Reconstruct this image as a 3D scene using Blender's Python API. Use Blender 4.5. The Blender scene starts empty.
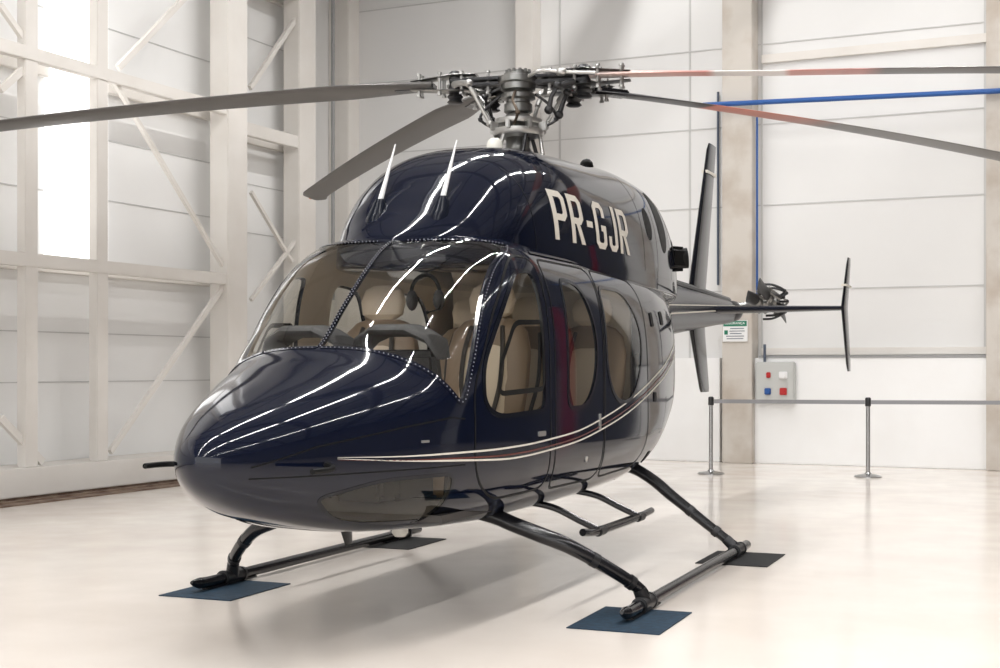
import bpy, bmesh, math, random
import numpy as np
from mathutils import Vector, Matrix
from mathutils.bvhtree import BVHTree
from mathutils.interpolate import poly_3d_calc
random.seed(4)
PI = math.pi
scn = bpy.context.scene
COL = scn.collection
F = 1370.0; HC = 1.355; HY = 368.0
CAM = Vector((8.55, 3.44, HC))
R_ = Vector((-.3743, .9273, 0)).normalized(); D_ = Vector((-.9273, -.3743, 0)).normalized()

# ------------------------------------------------------------------ materials
def mat(name, col, rough=.5, metal=0, spec=.5, coat=0, emit=0, noise=None, alpha=None):
    m = bpy.data.materials.new(name); m.use_nodes = True
    nt = m.node_tree; b = nt.nodes['Principled BSDF']
    b.inputs['Base Color'].default_value = (*col, 1)
    b.inputs['Roughness'].default_value = rough
    b.inputs['Metallic'].default_value = metal
    b.inputs['Specular IOR Level'].default_value = spec
    b.inputs['Coat Weight'].default_value = coat
    b.inputs['Coat Roughness'].default_value = .03
    if emit:
        b.inputs['Emission Color'].default_value = (*col, 1); b.inputs['Emission Strength'].default_value = emit
    if noise:
        col2, scale, lo, hi = noise
        tc = nt.nodes.new('ShaderNodeTexCoord'); n = nt.nodes.new('ShaderNodeTexNoise')
        n.inputs['Scale'].default_value = scale; n.inputs['Detail'].default_value = 6
        r = nt.nodes.new('ShaderNodeValToRGB')
        r.color_ramp.elements[0].position = lo; r.color_ramp.elements[0].color = (*col2, 1)
        r.color_ramp.elements[1].position = hi; r.color_ramp.elements[1].color = (*col, 1)
        nt.links.new(tc.outputs['Object'], n.inputs['Vector']); nt.links.new(n.outputs['Fac'], r.inputs['Fac'])
        nt.links.new(r.outputs['Color'], b.inputs['Base Color'])
    return m
def glass(name, tint, ior=1.45):
    m = bpy.data.materials.new(name); m.use_nodes = True; nt = m.node_tree
    for n in list(nt.nodes): nt.nodes.remove(n)
    o = nt.nodes.new('ShaderNodeOutputMaterial'); t = nt.nodes.new('ShaderNodeBsdfTransparent')
    t.inputs['Color'].default_value = (*tint, 1)
    g = nt.nodes.new('ShaderNodeBsdfGlossy'); g.inputs['Roughness'].default_value = .02
    g.inputs['Color'].default_value = (.9, .9, .9, 1)
    fr = nt.nodes.new('ShaderNodeFresnel'); ge = nt.nodes.new('ShaderNodeNewGeometry')
    mr = nt.nodes.new('ShaderNodeMapRange'); mr.inputs['To Min'].default_value = ior; mr.inputs['To Max'].default_value = 1/ior
    nt.links.new(ge.outputs['Backfacing'], mr.inputs['Value']); nt.links.new(mr.outputs['Result'], fr.inputs['IOR'])
    mx = nt.nodes.new('ShaderNodeMixShader')
    nt.links.new(fr.outputs[0], mx.inputs[0]); nt.links.new(t.outputs[0], mx.inputs[1]); nt.links.new(g.outputs[0], mx.inputs[2])
    nt.links.new(mx.outputs[0], o.inputs['Surface'])
    return m
M = {}
M['navy'] = mat('navy_paint', (.003, .005, .015), .06, 0, .42)
M['navy_dark'] = mat('dark_navy_paint', (.005, .006, .010), .16, 0, .35)
M['boom'] = mat('boom_navy_paint', (.004, .006, .013), .25, 0, .15)
M['cream_trim'] = mat('cream_lining', (.76, .66, .52), .6)
M['seat'] = mat('tan_leather', (.30, .22, .155), .45)
M['seat_pad'] = mat('cream_leather', (.72, .61, .48), .5)
M['seat_dark'] = mat('dark_upholstery', (.05, .045, .042), .55)
M['panel'] = mat('black_panel', (.04, .04, .043), .6)
M['glass'] = glass('windshield_glass', (.93, .925, .90), 1.42)
M['glass_dark'] = glass('tinted_glass', (.78, .77, .72), 1.65)
M['glass_chin'] = glass('chin_glass', (.70, .66, .52), 1.5)
M['black'] = mat('black_rubber', (.008, .008, .008), .5, 0, .15)
M['gloss_black'] = mat('gloss_black', (.008, .008, .01), .2)
M['rivet'] = mat('rivet_metal', (.5, .5, .52), .3, .9)
M['steel'] = mat('steel', (.27, .27, .26), .33, 1)
M['steel_light'] = mat('light_steel', (.46, .455, .44), .35, .9)
M['steel_dark'] = mat('dark_steel', (.05, .05, .052), .4, .8)
M['bronze'] = mat('bronze', (.13, .10, .075), .45, .7)
M['cream'] = mat('cream_marking', (.74, .70, .62), .4)
M['copper'] = mat('dark_red_line', (.13, .025, .016), .35)
M['white'] = mat('white_plastic', (.85, .85, .85), .35)
M['blade'] = mat('blade_grey', (.09, .085, .08), .35)
M['wall'] = mat('painted_sheet_wall', (.77, .765, .755), .6, noise=((.74, .735, .725), .7, .3, .7))
M['door_skin'] = mat('door_sheet', (.83, .83, .82), .6, noise=((.81, .805, .795), .8, .3, .7))
M['frame'] = mat('painted_steel_frame', (.76, .73, .69), .65, 0, .25, noise=((.72, .685, .64), 2, .3, .6))
M['seam'] = mat('seam_grey', (.56, .555, .545), .6)
M['grey_pipe'] = mat('grey_pipe', (.33, .33, .33), .6)
M['masonry'] = mat('white_painted_masonry', (.89, .89, .885), .6, noise=((.86, .855, .845), 1.5, .3, .6))
M['column'] = mat('beige_concrete', (.59, .55, .50), .7, noise=((.46, .40, .34), 2.2, .30, .58))
M['track'] = mat('brown_track', (.14, .085, .06), .7, noise=((.26, .19, .14), 4, .4, .6))
M['sky_window'] = mat('bright_window', (1, 1, 1), .5, emit=.85)
M['blue'] = mat('blue_pipe_paint', (.015, .09, .32), .4)
M['conduit'] = mat('dark_conduit', (.08, .10, .14), .5)
M['green'] = mat('sign_green', (.01, .18, .10), .5)
M['box'] = mat('grey_enclosure', (.54, .55, .53), .45)
M['red'] = mat('red_button', (.5, .015, .015), .3)
M['maroon'] = mat('maroon_reflection_paint', (.20, .008, .025), .5)
M['dark_reflection'] = mat('dark_reflection_paint', (.045, .045, .05), .6)
M['chrome'] = mat('brushed_chrome', (.40, .40, .40), .25, 1)
M['belt'] = mat('grey_belt', (.27, .27, .28), .7)
M['mat_blue'] = mat('blue_mat', (.008, .036, .068), .75, noise=((.005, .022, .044), 30, .4, .6))
M['mat_black'] = mat('black_mat', (.008, .008, .009), .8, noise=((.013, .013, .013), 30, .4, .6))
M['ceiling'] = mat('ceiling_sheet', (.50, .51, .53), .7)
M['truss'] = mat('ceiling_truss', (.20, .20, .21), .7)
M['far_wall'] = mat('far_wall_grey', (.20, .19, .19), .7)
M['orange'] = mat('orange_tip', (.7, .22, .04), .4)
M['lamp'] = mat('lamp_glass', (.75, .73, .66), .15)
m = mat('epoxy_floor', (.80, .745, .69), .16, 0, .5); nt = m.node_tree; b = nt.nodes['Principled BSDF']
tc = nt.nodes.new('ShaderNodeTexCoord'); n1 = nt.nodes.new('ShaderNodeTexNoise'); n1.inputs['Scale'].default_value = .55; n1.inputs['Detail'].default_value = 8
r = nt.nodes.new('ShaderNodeValToRGB'); r.color_ramp.elements[0].position = .35; r.color_ramp.elements[0].color = (.74, .665, .60, 1)
r.color_ramp.elements[1].position = .62; r.color_ramp.elements[1].color = (.80, .74, .68, 1)
nt.links.new(tc.outputs['Object'], n1.inputs['Vector']); nt.links.new(n1.outputs['Fac'], r.inputs['Fac']); nt.links.new(r.outputs['Color'], b.inputs['Base Color'])
n2 = nt.nodes.new('ShaderNodeTexNoise'); n2.inputs['Scale'].default_value = 2.2; n2.inputs['Detail'].default_value = 5
mr = nt.nodes.new('ShaderNodeMapRange'); mr.inputs['To Min'].default_value = .08; mr.inputs['To Max'].default_value = .22
nt.links.new(tc.outputs['Object'], n2.inputs['Vector']); nt.links.new(n2.outputs['Fac'], mr.inputs['Value']); nt.links.new(mr.outputs['Result'], b.inputs['Roughness'])
M['floor'] = m

# ------------------------------------------------------------------ mesh helpers
def link(o, parent=None):
    COL.objects.link(o)
    if parent is not None: o.parent = parent
    return o
def obj(name, bm, mt, parent=None, smooth=True, matrix=None, recalc=True):
    if recalc: bmesh.ops.recalc_face_normals(bm, faces=bm.faces)
    if smooth:
        for f in bm.faces: f.smooth = True
        for e in bm.edges:
            if len(e.link_faces) == 2 and e.calc_face_angle(0) > .6: e.smooth = False
    me = bpy.data.meshes.new(name); bm.to_mesh(me); bm.free()
    for x in (mt if isinstance(mt, (list, tuple)) else [mt]): me.materials.append(x)
    o = bpy.data.objects.new(name, me)
    if matrix is not None: o.matrix_world = matrix
    return link(o, parent)
def empty(name, loc=(0, 0, 0), parent=None):
    o = bpy.data.objects.new(name, None); o.location = loc; o.empty_display_size = .2
    return link(o, parent)
def tag(o, label, cat, group=None):
    o['label'] = label; o['category'] = cat
    if group: o['group'] = group
    return o
def B(): return bmesh.new()
def merge(bm, t):
    mp = {}
    for v in t.verts: mp[v] = bm.verts.new(v.co)
    for f in t.faces:
        try:
            nf = bm.faces.new([mp[v] for v in f.verts]); nf.material_index = f.material_index
        except ValueError: pass
    t.free()
def box(bm, c, s, mtx=None, bev=0, seg=2):
    c = Vector(c)
    t = bmesh.new(); bmesh.ops.create_cube(t, size=1)
    for v in t.verts: v.co = Vector((v.co.x*s[0], v.co.y*s[1], v.co.z*s[2]))
    if bev: bmesh.ops.bevel(t, geom=t.edges[:], offset=bev, segments=seg, affect='EDGES')
    for v in t.verts:
        p = v.co
        if mtx is not None: p = mtx @ p
        v.co = p + c
    merge(bm, t)
def tube(bm, pts, r, seg=12, caps=True):
    pts = [Vector(p) for p in pts]; n = len(pts)
    rr = r if isinstance(r, (list, tuple)) else [r]*n
    rings = []; up = None
    for i, p in enumerate(pts):
        t = (pts[min(i+1, n-1)] - pts[max(i-1, 0)]).normalized()
        if up is None:
            up = Vector((0, 0, 1)) if abs(t.z) < .9 else Vector((1, 0, 0))
        a = (up - t*up.dot(t)).normalized(); up = a; c = t.cross(a)
        rings.append([bm.verts.new(p + (a*math.cos(2*PI*k/seg) + c*math.sin(2*PI*k/seg))*rr[i]) for k in range(seg)])
    for i in range(n-1):
        for k in range(seg):
            bm.faces.new((rings[i][k], rings[i][(k+1) % seg], rings[i+1][(k+1) % seg], rings[i+1][k]))
    if caps: bm.faces.new(rings[0][::-1]); bm.faces.new(rings[-1])
def cyl(bm, p0, p1, r0, r1=None, seg=16): tube(bm, [p0, p1], [r0, r0 if r1 is None else r1], seg)
def lathe(bm, prof, c=(0, 0, 0), seg=24):        # prof (r,z)
    c = Vector(c); rings = []
    for r, z in prof:
        rings.append([bm.verts.new(c + Vector((max(r, 1e-4)*math.cos(2*PI*k/seg), max(r, 1e-4)*math.sin(2*PI*k/seg), z))) for k in range(seg)])
    for i in range(len(rings)-1):
        for k in range(seg): bm.faces.new((rings[i][k], rings[i][(k+1) % seg], rings[i+1][(k+1) % seg], rings[i+1][k]))
    bm.faces.new(rings[0][::-1]); bm.faces.new(rings[-1])
def sph(bm, c, s, sub=2):
    t = bmesh.new(); bmesh.ops.create_icosphere(t, subdivisions=sub, radius=1)
    s = (s, s, s) if not isinstance(s, (tuple, list)) else s
    for v in t.verts: v.co = Vector((v.co.x*s[0]+c[0], v.co.y*s[1]+c[1], v.co.z*s[2]+c[2]))
    merge(bm, t)
def smooth_path(pts, n=6):
    P = [Vector(p) for p in pts]; out = []
    for i in range(len(P)-1):
        p0 = P[max(i-1, 0)]; p1 = P[i]; p2 = P[i+1]; p3 = P[min(i+2, len(P)-1)]
        for k in range(n):
            t = k/n
            out.append(.5*((2*p1) + (p2-p0)*t + (2*p0-5*p1+4*p2-p3)*t*t + (3*p1-p0-3*p2+p3)*t**3))
    out.append(P[-1]); return out
def round_poly(pts, r, seg=5):
    out = []; n = len(pts)
    for i in range(n):
        p = Vector(pts[i]); a = Vector(pts[i-1]); c = Vector(pts[(i+1) % n])
        ri = r if not isinstance(r, (list, tuple)) else r[i]
        da = min(ri, (a-p).length*.48); dc = min(ri, (c-p).length*.48)
        A = p + (a-p).normalized()*da; C_ = p + (c-p).normalized()*dc
        for k in range(seg+1):
            t = k/seg; out.append(A*(1-t)**2 + p*2*t*(1-t) + C_*t*t)
    return out
def prism_xz(bm, poly, y0, y1):
    a = [bm.verts.new((p[0], y0, p[1])) for p in poly]; b_ = [bm.verts.new((p[0], y1, p[1])) for p in poly]
    n = len(poly)
    for i in range(n): bm.faces.new((a[i], a[(i+1) % n], b_[(i+1) % n], b_[i]))
    bm.faces.new(a[::-1]); bm.faces.new(b_)
def pchip(xs, ys):
    xs = np.array(xs, float); ys = np.array(ys, float); h = np.diff(xs); d = np.diff(ys)/h; m_ = np.zeros(len(xs))
    for i in range(1, len(xs)-1):
        if d[i-1]*d[i] > 0:
            w1 = 2*h[i]+h[i-1]; w2 = h[i]+2*h[i-1]; m_[i] = (w1+w2)/(w1/d[i-1]+w2/d[i])
    m_[0] = d[0]; m_[-1] = d[-1]
    def f(x):
        i = int(min(max(np.searchsorted(xs, x)-1, 0), len(xs)-2)); t = (x-xs[i])/h[i]
        return float((1+2*t)*(1-t)**2*ys[i] + t*(1-t)**2*h[i]*m_[i] + t*t*(3-2*t)*ys[i+1] + t*t*(t-1)*h[i]*m_[i+1])
    return f
def section(X, w, zt, zb, zm, nt_, nb, seg):
    out = []
    for k in range(seg):
        a = 2*PI*k/seg; c, s = math.cos(a), math.sin(a); n = nt_ if s >= 0 else nb
        y = w*math.copysign(abs(c)**(2/n), c); hz = (zt-zm) if s >= 0 else (zm-zb)
        out.append(Vector((X, y, zm + hz*math.copysign(abs(s)**(2/n), s))))
    return out
def loft(stations, X0, smax, ds, seg, taper_tip=True):
    st = sorted(stations, key=lambda q: -q[0]); s = [math.sqrt(max(X0-q[0], 0)) for q in st]
    fs = [pchip(s, [q[j] for q in st]) for j in range(1, 7)]
    n = int((smax-s[0])/ds); rings = []
    for i in range(n+1):
        q = s[0] + (smax-s[0])*i/n; v = [f(q) for f in fs]
        rings.append(section(X0-q*q, max(v[0], .004), v[1], v[2], v[3], v[4], v[5], seg))
    return rings
def rings_bm(rings, cap=True):
    bm = B(); vr = [[bm.verts.new(p) for p in r] for r in rings]; n = len(rings[0])
    for i in range(len(vr)-1):
        for k in range(n): bm.faces.new((vr[i][k], vr[i][(k+1) % n], vr[i+1][(k+1) % n], vr[i+1][k]))
    if cap: bm.faces.new(vr[0][::-1]); bm.faces.new(vr[-1])
    bmesh.ops.recalc_face_normals(bm, faces=bm.faces); bm.normal_update()
    return bm

# ================================================================== HELICOPTER
heli = tag(empty('helicopter', (0, 0, 0)), 'dark navy helicopter marked PR-GJR, parked on its skids on the glossy floor', 'helicopter')
FS = [  # X, w, zt, zb, zm, nt, nb
 (3.56, .01, .965, .925, .945, 2, 2), (3.50, .13, 1.045, .82, .94, 2.1, 2.1), (3.38, .23, 1.11, .745, .94, 2.3, 2.2), (3.2, .345, 1.185, .675, .945, 2.55, 2.4),
 (3.0, .445, 1.26, .625, .95, 2.7, 2.6), (2.7, .575, 1.37, .565, .96, 2.7, 2.8), (2.46, .655, 1.47, .53, .97, 2.6, 3.0), (2.2, .715, 1.69, .51, .98, 2.7, 3.1),
 (1.95, .755, 1.89, .495, .99, 3.2, 3.2), (1.73, .78, 2.03, .485, 1.0, 3.7, 3.2), (1.5, .80, 2.11, .48, 1.0, 4.2, 3.3), (1.2, .81, 2.135, .48, 1.0, 4.4, 3.3),
 (.5, .815, 2.14, .48, 1.0, 4.4, 3.3), (-.5, .815, 2.14, .50, 1.0, 4.2, 3.2), (-1.1, .80, 2.14, .55, 1.05, 4.0, 2.9), (-1.7, .735, 2.14, .70, 1.2, 3.5, 2.6),
 (-2.2, .62, 2.14, .93, 1.35, 3, 2.5), (-2.7, .46, 2.13, 1.24, 1.55, 2.6, 2.3), (-3.1, .36, 2.13, 1.43, 1.7, 2.4, 2.2)]
rings = loft(FS, 3.562, math.sqrt(3.562+3.1), .016, 112)
outer = rings_bm(rings)
src = bpy.data.meshes.new('src'); outer.to_mesh(src)
src_co = [v.co.copy() for v in src.vertices]; src_no = [v.normal.copy() for v in src.vertices]
src_fc = [list(p.vertices) for p in src.polygons]
FB = BVHTree.FromPolygons(src_co, src_fc)
TH = .018
sh = B(); vo = [sh.verts.new(c) for c in src_co]; vi = [sh.verts.new(c - n*min(TH, max(.002, math.hypot(c.y, c.z-.945)*.5))) for c, n in zip(src_co, src_no)]
for f in src_fc: sh.faces.new([vo[i] for i in f])
for f in src_fc:
    q = sh.faces.new([vi[i] for i in f][::-1]); q.material_index = 1
outer.free()
for f in sh.faces: f.smooth = True
shell_me = bpy.data.meshes.new('fuselage_shell'); sh.to_mesh(shell_me); sh.free()
shell_me.materials.append(M['navy']); shell_me.materials.append(M['cream_trim'])
shell = bpy.data.objects.new('shell_tmp', shell_me); link(shell)

door_win = round_poly([(1.56, 1.885), (1.36, 1.895), (1.335, 1.12), (1.93, 1.10), (2.06, 1.17), (2.045, 1.36), (1.82, 1.63)], [.07, .06, .09, .12, .07, .12, .2])
rear_win1 = round_poly([(.97, 1.88), (.62, 1.86), (.42, 1.60), (.42, 1.32), (.62, 1.12), (.97, 1.12)], [.09, .14, .16, .16, .16, .09])
rear_win2 = round_poly([(.24, 1.87), (-.30, 1.87), (-.56, 1.66), (-.58, 1.40), (-.36, 1.14), (.02, 1.13), (.22, 1.32)], [.09, .16, .16, .16, .16, .16, .14])
ws = round_poly([(2.25, 1.17), (1.93, 1.68), (1.68, 1.925), (1.40, 2.045), (1.735, 2.07), (1.80, 2.4), (3.0, 2.2), (2.485, 1.475)], [.06, .2, .2, .02, .03, .01, .01, .14])
chin = round_poly([(2.33, .825), (2.80, .825), (3.10, .76), (2.95, .665), (2.75, .615), (2.33, .60)], [.05, .12, .05, .1, .1, .06])
cuts = []
for sgn in (1, -1):
    cuts += [('windshield', ws, .008, 1.3, sgn, 'glass'), ('door_window', door_win, .35, 1.3, sgn, 'glass_dark'), ('cabin_window', rear_win1, .35, 1.3, sgn, 'glass_dark'),
             ('cabin_window', rear_win2, .35, 1.3, sgn, 'glass_dark'), ('chin_window', chin, .06, 1.3, sgn, 'glass_chin')]
def cutter(c):
    bm = B(); y0, y1 = sorted((c[2]*c[4], c[3]*c[4])); prism_xz(bm, c[1], y0, y1)
    bmesh.ops.recalc_face_normals(bm, faces=bm.faces)
    me = bpy.data.meshes.new('cut'); bm.to_mesh(me); bm.free()
    return link(bpy.data.objects.new('cut_tmp', me))
def boolean(o, c, op):
    md = o.modifiers.new('b', 'BOOLEAN'); md.operation = op; md.object = c; md.solver = 'EXACT'
    bpy.context.view_layer.update(); dg = bpy.context.evaluated_depsgraph_get()
    me = bpy.data.meshes.new_from_object(o.evaluated_get(dg)); o.modifiers.remove(md)
    return me
def surf_normal(p):
    loc, n, i, d = FB.find_nearest(p)
    vs = src_fc[i]; w = poly_3d_calc([src_co[k] for k in vs], loc); v = Vector((0, 0, 0))
    for k, a in zip(vs, w): v += src_no[k]*a
    return v.normalized(), loc
def fix_normals(me):
    cache = {}; out = [None]*len(me.loops)
    for p in me.polygons:
        p.use_smooth = True
        for li in p.loop_indices:
            vi_ = me.loops[li].vertex_index
            if vi_ not in cache: cache[vi_] = surf_normal(me.vertices[vi_].co)[0]
            s = cache[vi_]; d = s.dot(p.normal)
            out[li] = s if d > .7 else (-s if d < -.7 else p.normal.copy())
    me.normals_split_custom_set(out)
work = bpy.data.objects.new('work_tmp', shell_me.copy()); link(work)
for c in cuts:
    ct_ = cutter(c); nm_ = boolean(work, ct_, 'DIFFERENCE')
    if len(nm_.polygons) > .7*len(work.data.polygons): work.data = nm_
    else: print('BOOLEAN FAILED', c[0], c[4], len(nm_.polygons), len(work.data.polygons))
    bpy.data.objects.remove(ct_)
body_me = work.data; fix_normals(body_me); bpy.data.objects.remove(work)
fus = link(bpy.data.objects.new('fuselage', body_me), heli)
def is_outer(f):
    c = f.calc_center_median(); n, loc = surf_normal(c); return f.normal.dot(n) > .7 and (c-loc).length < TH*.45
def boundary_loops(me):
    bm = B(); bm.from_mesh(me); bm.faces.ensure_lookup_table(); bm.verts.ensure_lookup_table()
    edges = {}; fcen = [f.calc_center_median() for f in bm.faces]
    for e in bm.edges:
        if len(e.link_faces) == 1:
            a, b_ = e.verts[0].index, e.verts[1].index
            edges.setdefault(a, []).append(b_); edges.setdefault(b_, []).append(a)
    co = {i: bm.verts[i].co.copy() for i in edges}
    cen = sum(fcen, Vector())/max(1, len(fcen))
    loops = []; seen = set()
    for a in edges:
        if a in seen: continue
        L = [a]; seen.add(a); cur = a
        while True:
            nx = [q for q in edges[cur] if q not in seen]
            if not nx: break
            cur = nx[0]; seen.add(cur); L.append(cur)
        if len(L) > 8: loops.append([co[i] for i in L])
    bm.free(); return loops, cen
def resample(L, d):
    L = L + [L[0]]; out = []; acc = 0; tot = sum((L[i+1]-L[i]).length for i in range(len(L)-1)); n = max(8, int(tot/d)); step = tot/n; nxt = 0
    for i in range(len(L)-1):
        l = (L[i+1]-L[i]).length
        while l > 0 and nxt <= acc+l+1e-9 and len(out) < n:
            out.append(L[i].lerp(L[i+1], min(1, (nxt-acc)/l))); nxt += step
        acc += l
    return out
def frame_ribbon(loop, cen, w0, w1, off, rivets=None, post=False):
    P = resample(loop, .012); n = len(P); bm = B(); rv = B(); rows = []; sgn = 0; data = []
    for i in range(n):
        t = (P[(i+2) % n]-P[i-2]).normalized(); nn, loc = surf_normal(P[i]); o = t.cross(nn).normalized(); data.append((P[i], nn, o)); sgn += o.dot(P[i]-cen)
    k = 1 if sgn > 0 else -1
    for p, nn, o in data:
        row = []; ww = w1 if not (post and abs(p.y) < .015) else .008
        for w in (w0, (w0+ww)/2, ww):
            q = p + o*k*w; n3, l3 = surf_normal(q); row.append(l3 + n3*off)
        q = p + o*k*ww; n3, l3 = surf_normal(q); row.append(l3 - n3*.001)
        rows.append([bm.verts.new(x) for x in row])
    for i in range(n):
        for j in range(3): bm.faces.new((rows[i][j], rows[(i+1) % n][j], rows[(i+1) % n][j+1], rows[i][j+1]))
    if rivets:
        step = max(1, int(rivets/.012))
        for i in range(0, n, step):
            p, nn, o = data[i]; q = p+o*k*((w0+w1)*.5 if abs(p.y) > .015 else .001); n3, l3 = surf_normal(q); sph(rv, l3+n3*off, .0038, 1)
    return bm, rv
for nm, poly, y0, y1, sg, mn in cuts:
    c1 = cutter((nm, poly, y0, y1, sg)); gm = boolean(shell, c1, 'INTERSECT')
    bpy.data.objects.remove(c1)
    bm = B(); bm.from_mesh(gm); bmesh.ops.delete(bm, geom=[f for f in bm.faces if not is_outer(f)], context='FACES'); bm.to_mesh(gm); bm.free()
    fix_normals(gm)
    gm.materials.clear(); gm.materials.append(M[mn])
    for p in gm.polygons: p.material_index = 0
    g = link(bpy.data.objects.new(nm, gm), heli)
    loops, cen = boundary_loops(gm)
    for L in loops:
        if nm == 'windshield': bm, rv = frame_ribbon(L, cen, -.003, .024, .003, .036, True)
        elif nm == 'chin_window': bm, rv = frame_ribbon(L, cen, -.004, .014, .002)
        else: bm, rv = frame_ribbon(L, cen, -.012, .014, .004)
        obj('window_frame', bm, M['navy_dark'] if nm != 'windshield' else M['navy'], g)
        if len(rv.verts): obj('rivets', rv, M['rivet'], g)
        else: rv.free()
bpy.data.objects.remove(shell)

def cast(bvh, x, z, side, off=.003, zx=None):
    loc, n, i, d = bvh.ray_cast(Vector((x, 3*side, z)), Vector((0, -side, 0)))
    if loc is None: return None
    return loc + n*off
def side_ribbon(bvh, pts, width, side, off=.003, closed=False):
    P = [Vector((p[0], p[1])) for p in pts]; bm = B(); n = len(P); rows = []
    for i in range(n):
        a = P[i-1] if (i > 0 or closed) else P[i]; b_ = P[(i+1) % n] if (i < n-1 or closed) else P[i]
        t = (b_-a).normalized(); o = Vector((-t.y, t.x)); w = width(i/(n-1)) if callable(width) else width
        q = [cast(bvh, P[i].x+o.x*s*w/2, P[i].y+o.y*s*w/2, side, off) for s in (-1, 0, 1)]
        rows.append([bm.verts.new(v) for v in q] if all(v is not None for v in q) else None)
    rg = range(n if closed else n-1)
    for i in rg:
        A, C_ = rows[i], rows[(i+1) % n]
        if A and C_:
            for j in range(2): bm.faces.new((A[j], C_[j], C_[j+1], A[j+1]))
    return bm
def dens(poly, d=.03, closed=True):
    P = [Vector((p[0], p[1])) for p in poly]; out = []; n = len(P)
    for i in range(n if closed else n-1):
        a, b_ = P[i], P[(i+1) % n]; k = max(1, int((b_-a).length/d)); out += [a.lerp(b_, j/k) for j in range(k)]
    if not closed: out.append(P[-1])
    return out
stripe = [(3.05, .945), (2.7, .925), (2.35, .915), (1.8, .905), (1.25, .925), (.75, .955), (.23, 1.02), (-.2, 1.09), (-.57, 1.17), (-1.1, 1.30), (-1.7, 1.46), (-2.2, 1.60), (-2.9, 1.78)]
sp = [(v.x, v.y) for v in smooth_path([(a, b_, 0) for a, b_ in stripe], 10)]
def wf(mx): return lambda t: mx*min(1, .15+t*5)
def gapf(x): return .030*min(1, .1+(3.05-x)/1.4)+.012*max(0, min(1, (.8-x)/2))
for sd in (1, -1):
    obj('cream_stripe', side_ribbon(FB, [(x, z+gapf(x)) for x, z in sp], wf(.010), sd), M['cream'], fus)
    obj('cream_stripe', side_ribbon(FB, [(x, z-gapf(x)) for x, z in sp], wf(.010), sd), M['cream'], fus)
    obj('red_stripe', side_ribbon(FB, [(x, z-.008) for x, z in sp], wf(.008), sd), M['copper'], fus)
    d1 = dens(round_poly([(1.50, 1.98), (1.28, 1.98), (1.26, .68), (1.9, .66), (2.16, .80), (2.15, 1.24), (1.87, 1.64), (1.63, 1.89)], [.08, .08, .1, .15, .15, .1, .1, .1]))
    d2 = dens(round_poly([(1.20, 1.98), (.30, 1.98), (.30, .66), (1.18, .66)], [.08, .12, .12, .1]))
    d3 = dens(round_poly([(.27, 1.98), (-.70, 1.96), (-.74, .85), (-.55, .68), (.27, .66)], [.08, .2, .2, .12, .1]))
    for d in (d1, d2, d3): obj('door_seam', side_ribbon(FB, d, .012, sd, .0022, True), M['black'], fus)
    obj('door_rail', side_ribbon(FB, dens([(1.2, 1.995+.02), (-1.4, 1.99+.02)], .05, False), .014, sd, .006), M['steel_dark'], fus)
    obj('vent_frame', side_ribbon(FB, dens(round_poly([(1.70, 1.60), (1.38, 1.61), (1.38, 1.24), (1.92, 1.22), (1.90, 1.36)], [.06, .04, .05, .05, .05])), .028, sd, .006, True), M['black'], fus)
    for (hx_, hz_, w, h) in ((1.40, .99, .10, .028), (.38, 1.02, .028, .10), (-.92, 1.70, .07, .10), (-.95, .72, .1, .08), (-1.25, 1.72, .10, .10), (-.92, 1.15, .07, .07), (2.55, 1.0, .05, .012), (.62, .80, .035, .035)):
        pts = round_poly([(hx_-w/2, hz_-h/2), (hx_+w/2, hz_-h/2), (hx_+w/2, hz_+h/2), (hx_-w/2, hz_+h/2)], min(w, h)*.3, 3)
        bm = B(); top = [cast(FB, p.x, p.y, sd, .006) for p in pts]; lo = [cast(FB, p.x, p.y, sd, -.002) for p in pts]
        if all(q is not None for q in top+lo):
            tv = [bm.verts.new(q) for q in top]; lv = [bm.verts.new(q) for q in lo]; bm.faces.new(tv)
            for i in range(len(tv)): bm.faces.new((tv[i], tv[(i+1) % len(tv)], lv[(i+1) % len(tv)], lv[i]))
            obj('latch' if w < .11 and hx_ > 0 else 'vent_cover', bm, M['steel_light'] if hx_ > 0 else M['black'], fus)
        else: bm.free()
for sd in (1, -1):
    hood = dens([(3.42, .92), (3.15, 1.0), (2.7, 1.07), (2.35, 1.11), (2.24, 1.10)], .03, False)
    obj('hood_seam', side_ribbon(FB, [(v.x, v.y) for v in smooth_path([(p.x, p.y, 0) for p in hood], 2)], .007, sd, .002), M['black'], fus)
    low = dens([(3.42, .87), (3.2, .87), (2.4, .87), (2.24, .87)], .03, False)
    obj('chin_seam', side_ribbon(FB, [(p.x, p.y) for p in low], .006, sd, .0015), M['black'], fus)

# ---- upper cowling
CS = [(1.66, .01, 2.07, 1.95, 2.0, 2, 2), (1.62, .24, 2.12, 1.9, 1.96, 2.2, 2), (1.47, .44, 2.25, 1.9, 1.95, 2.5, 2), (1.3, .54, 2.41, 1.9, 1.95, 2.6, 2), (1.1, .60, 2.57, 1.9, 1.95, 2.7, 2),
 (.85, .635, 2.685, 1.9, 1.95, 2.8, 2), (.5, .665, 2.76, 1.9, 1.95, 2.9, 2), (0, .69, 2.80, 1.9, 1.95, 2.9, 2), (-.6, .70, 2.83, 1.9, 1.95, 2.9, 2), (-1.3, .69, 2.87, 1.9, 1.95, 2.9, 2), (-1.9, .65, 2.86, 1.9, 1.95, 2.9, 2),
 (-2.4, .58, 2.77, 1.9, 1.95, 2.7, 2), (-2.8, .47, 2.58, 1.9, 1.95, 2.4, 2), (-3.2, .34, 2.30, 1.88, 1.95, 2.2, 2), (-3.7, .18, 2.12, 1.88, 1.95, 2, 2)]
cr = loft(CS, 1.662, math.sqrt(1.662+3.7), .016, 96); cb = rings_bm(cr)
CB = BVHTree.FromBMesh(cb)
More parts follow.
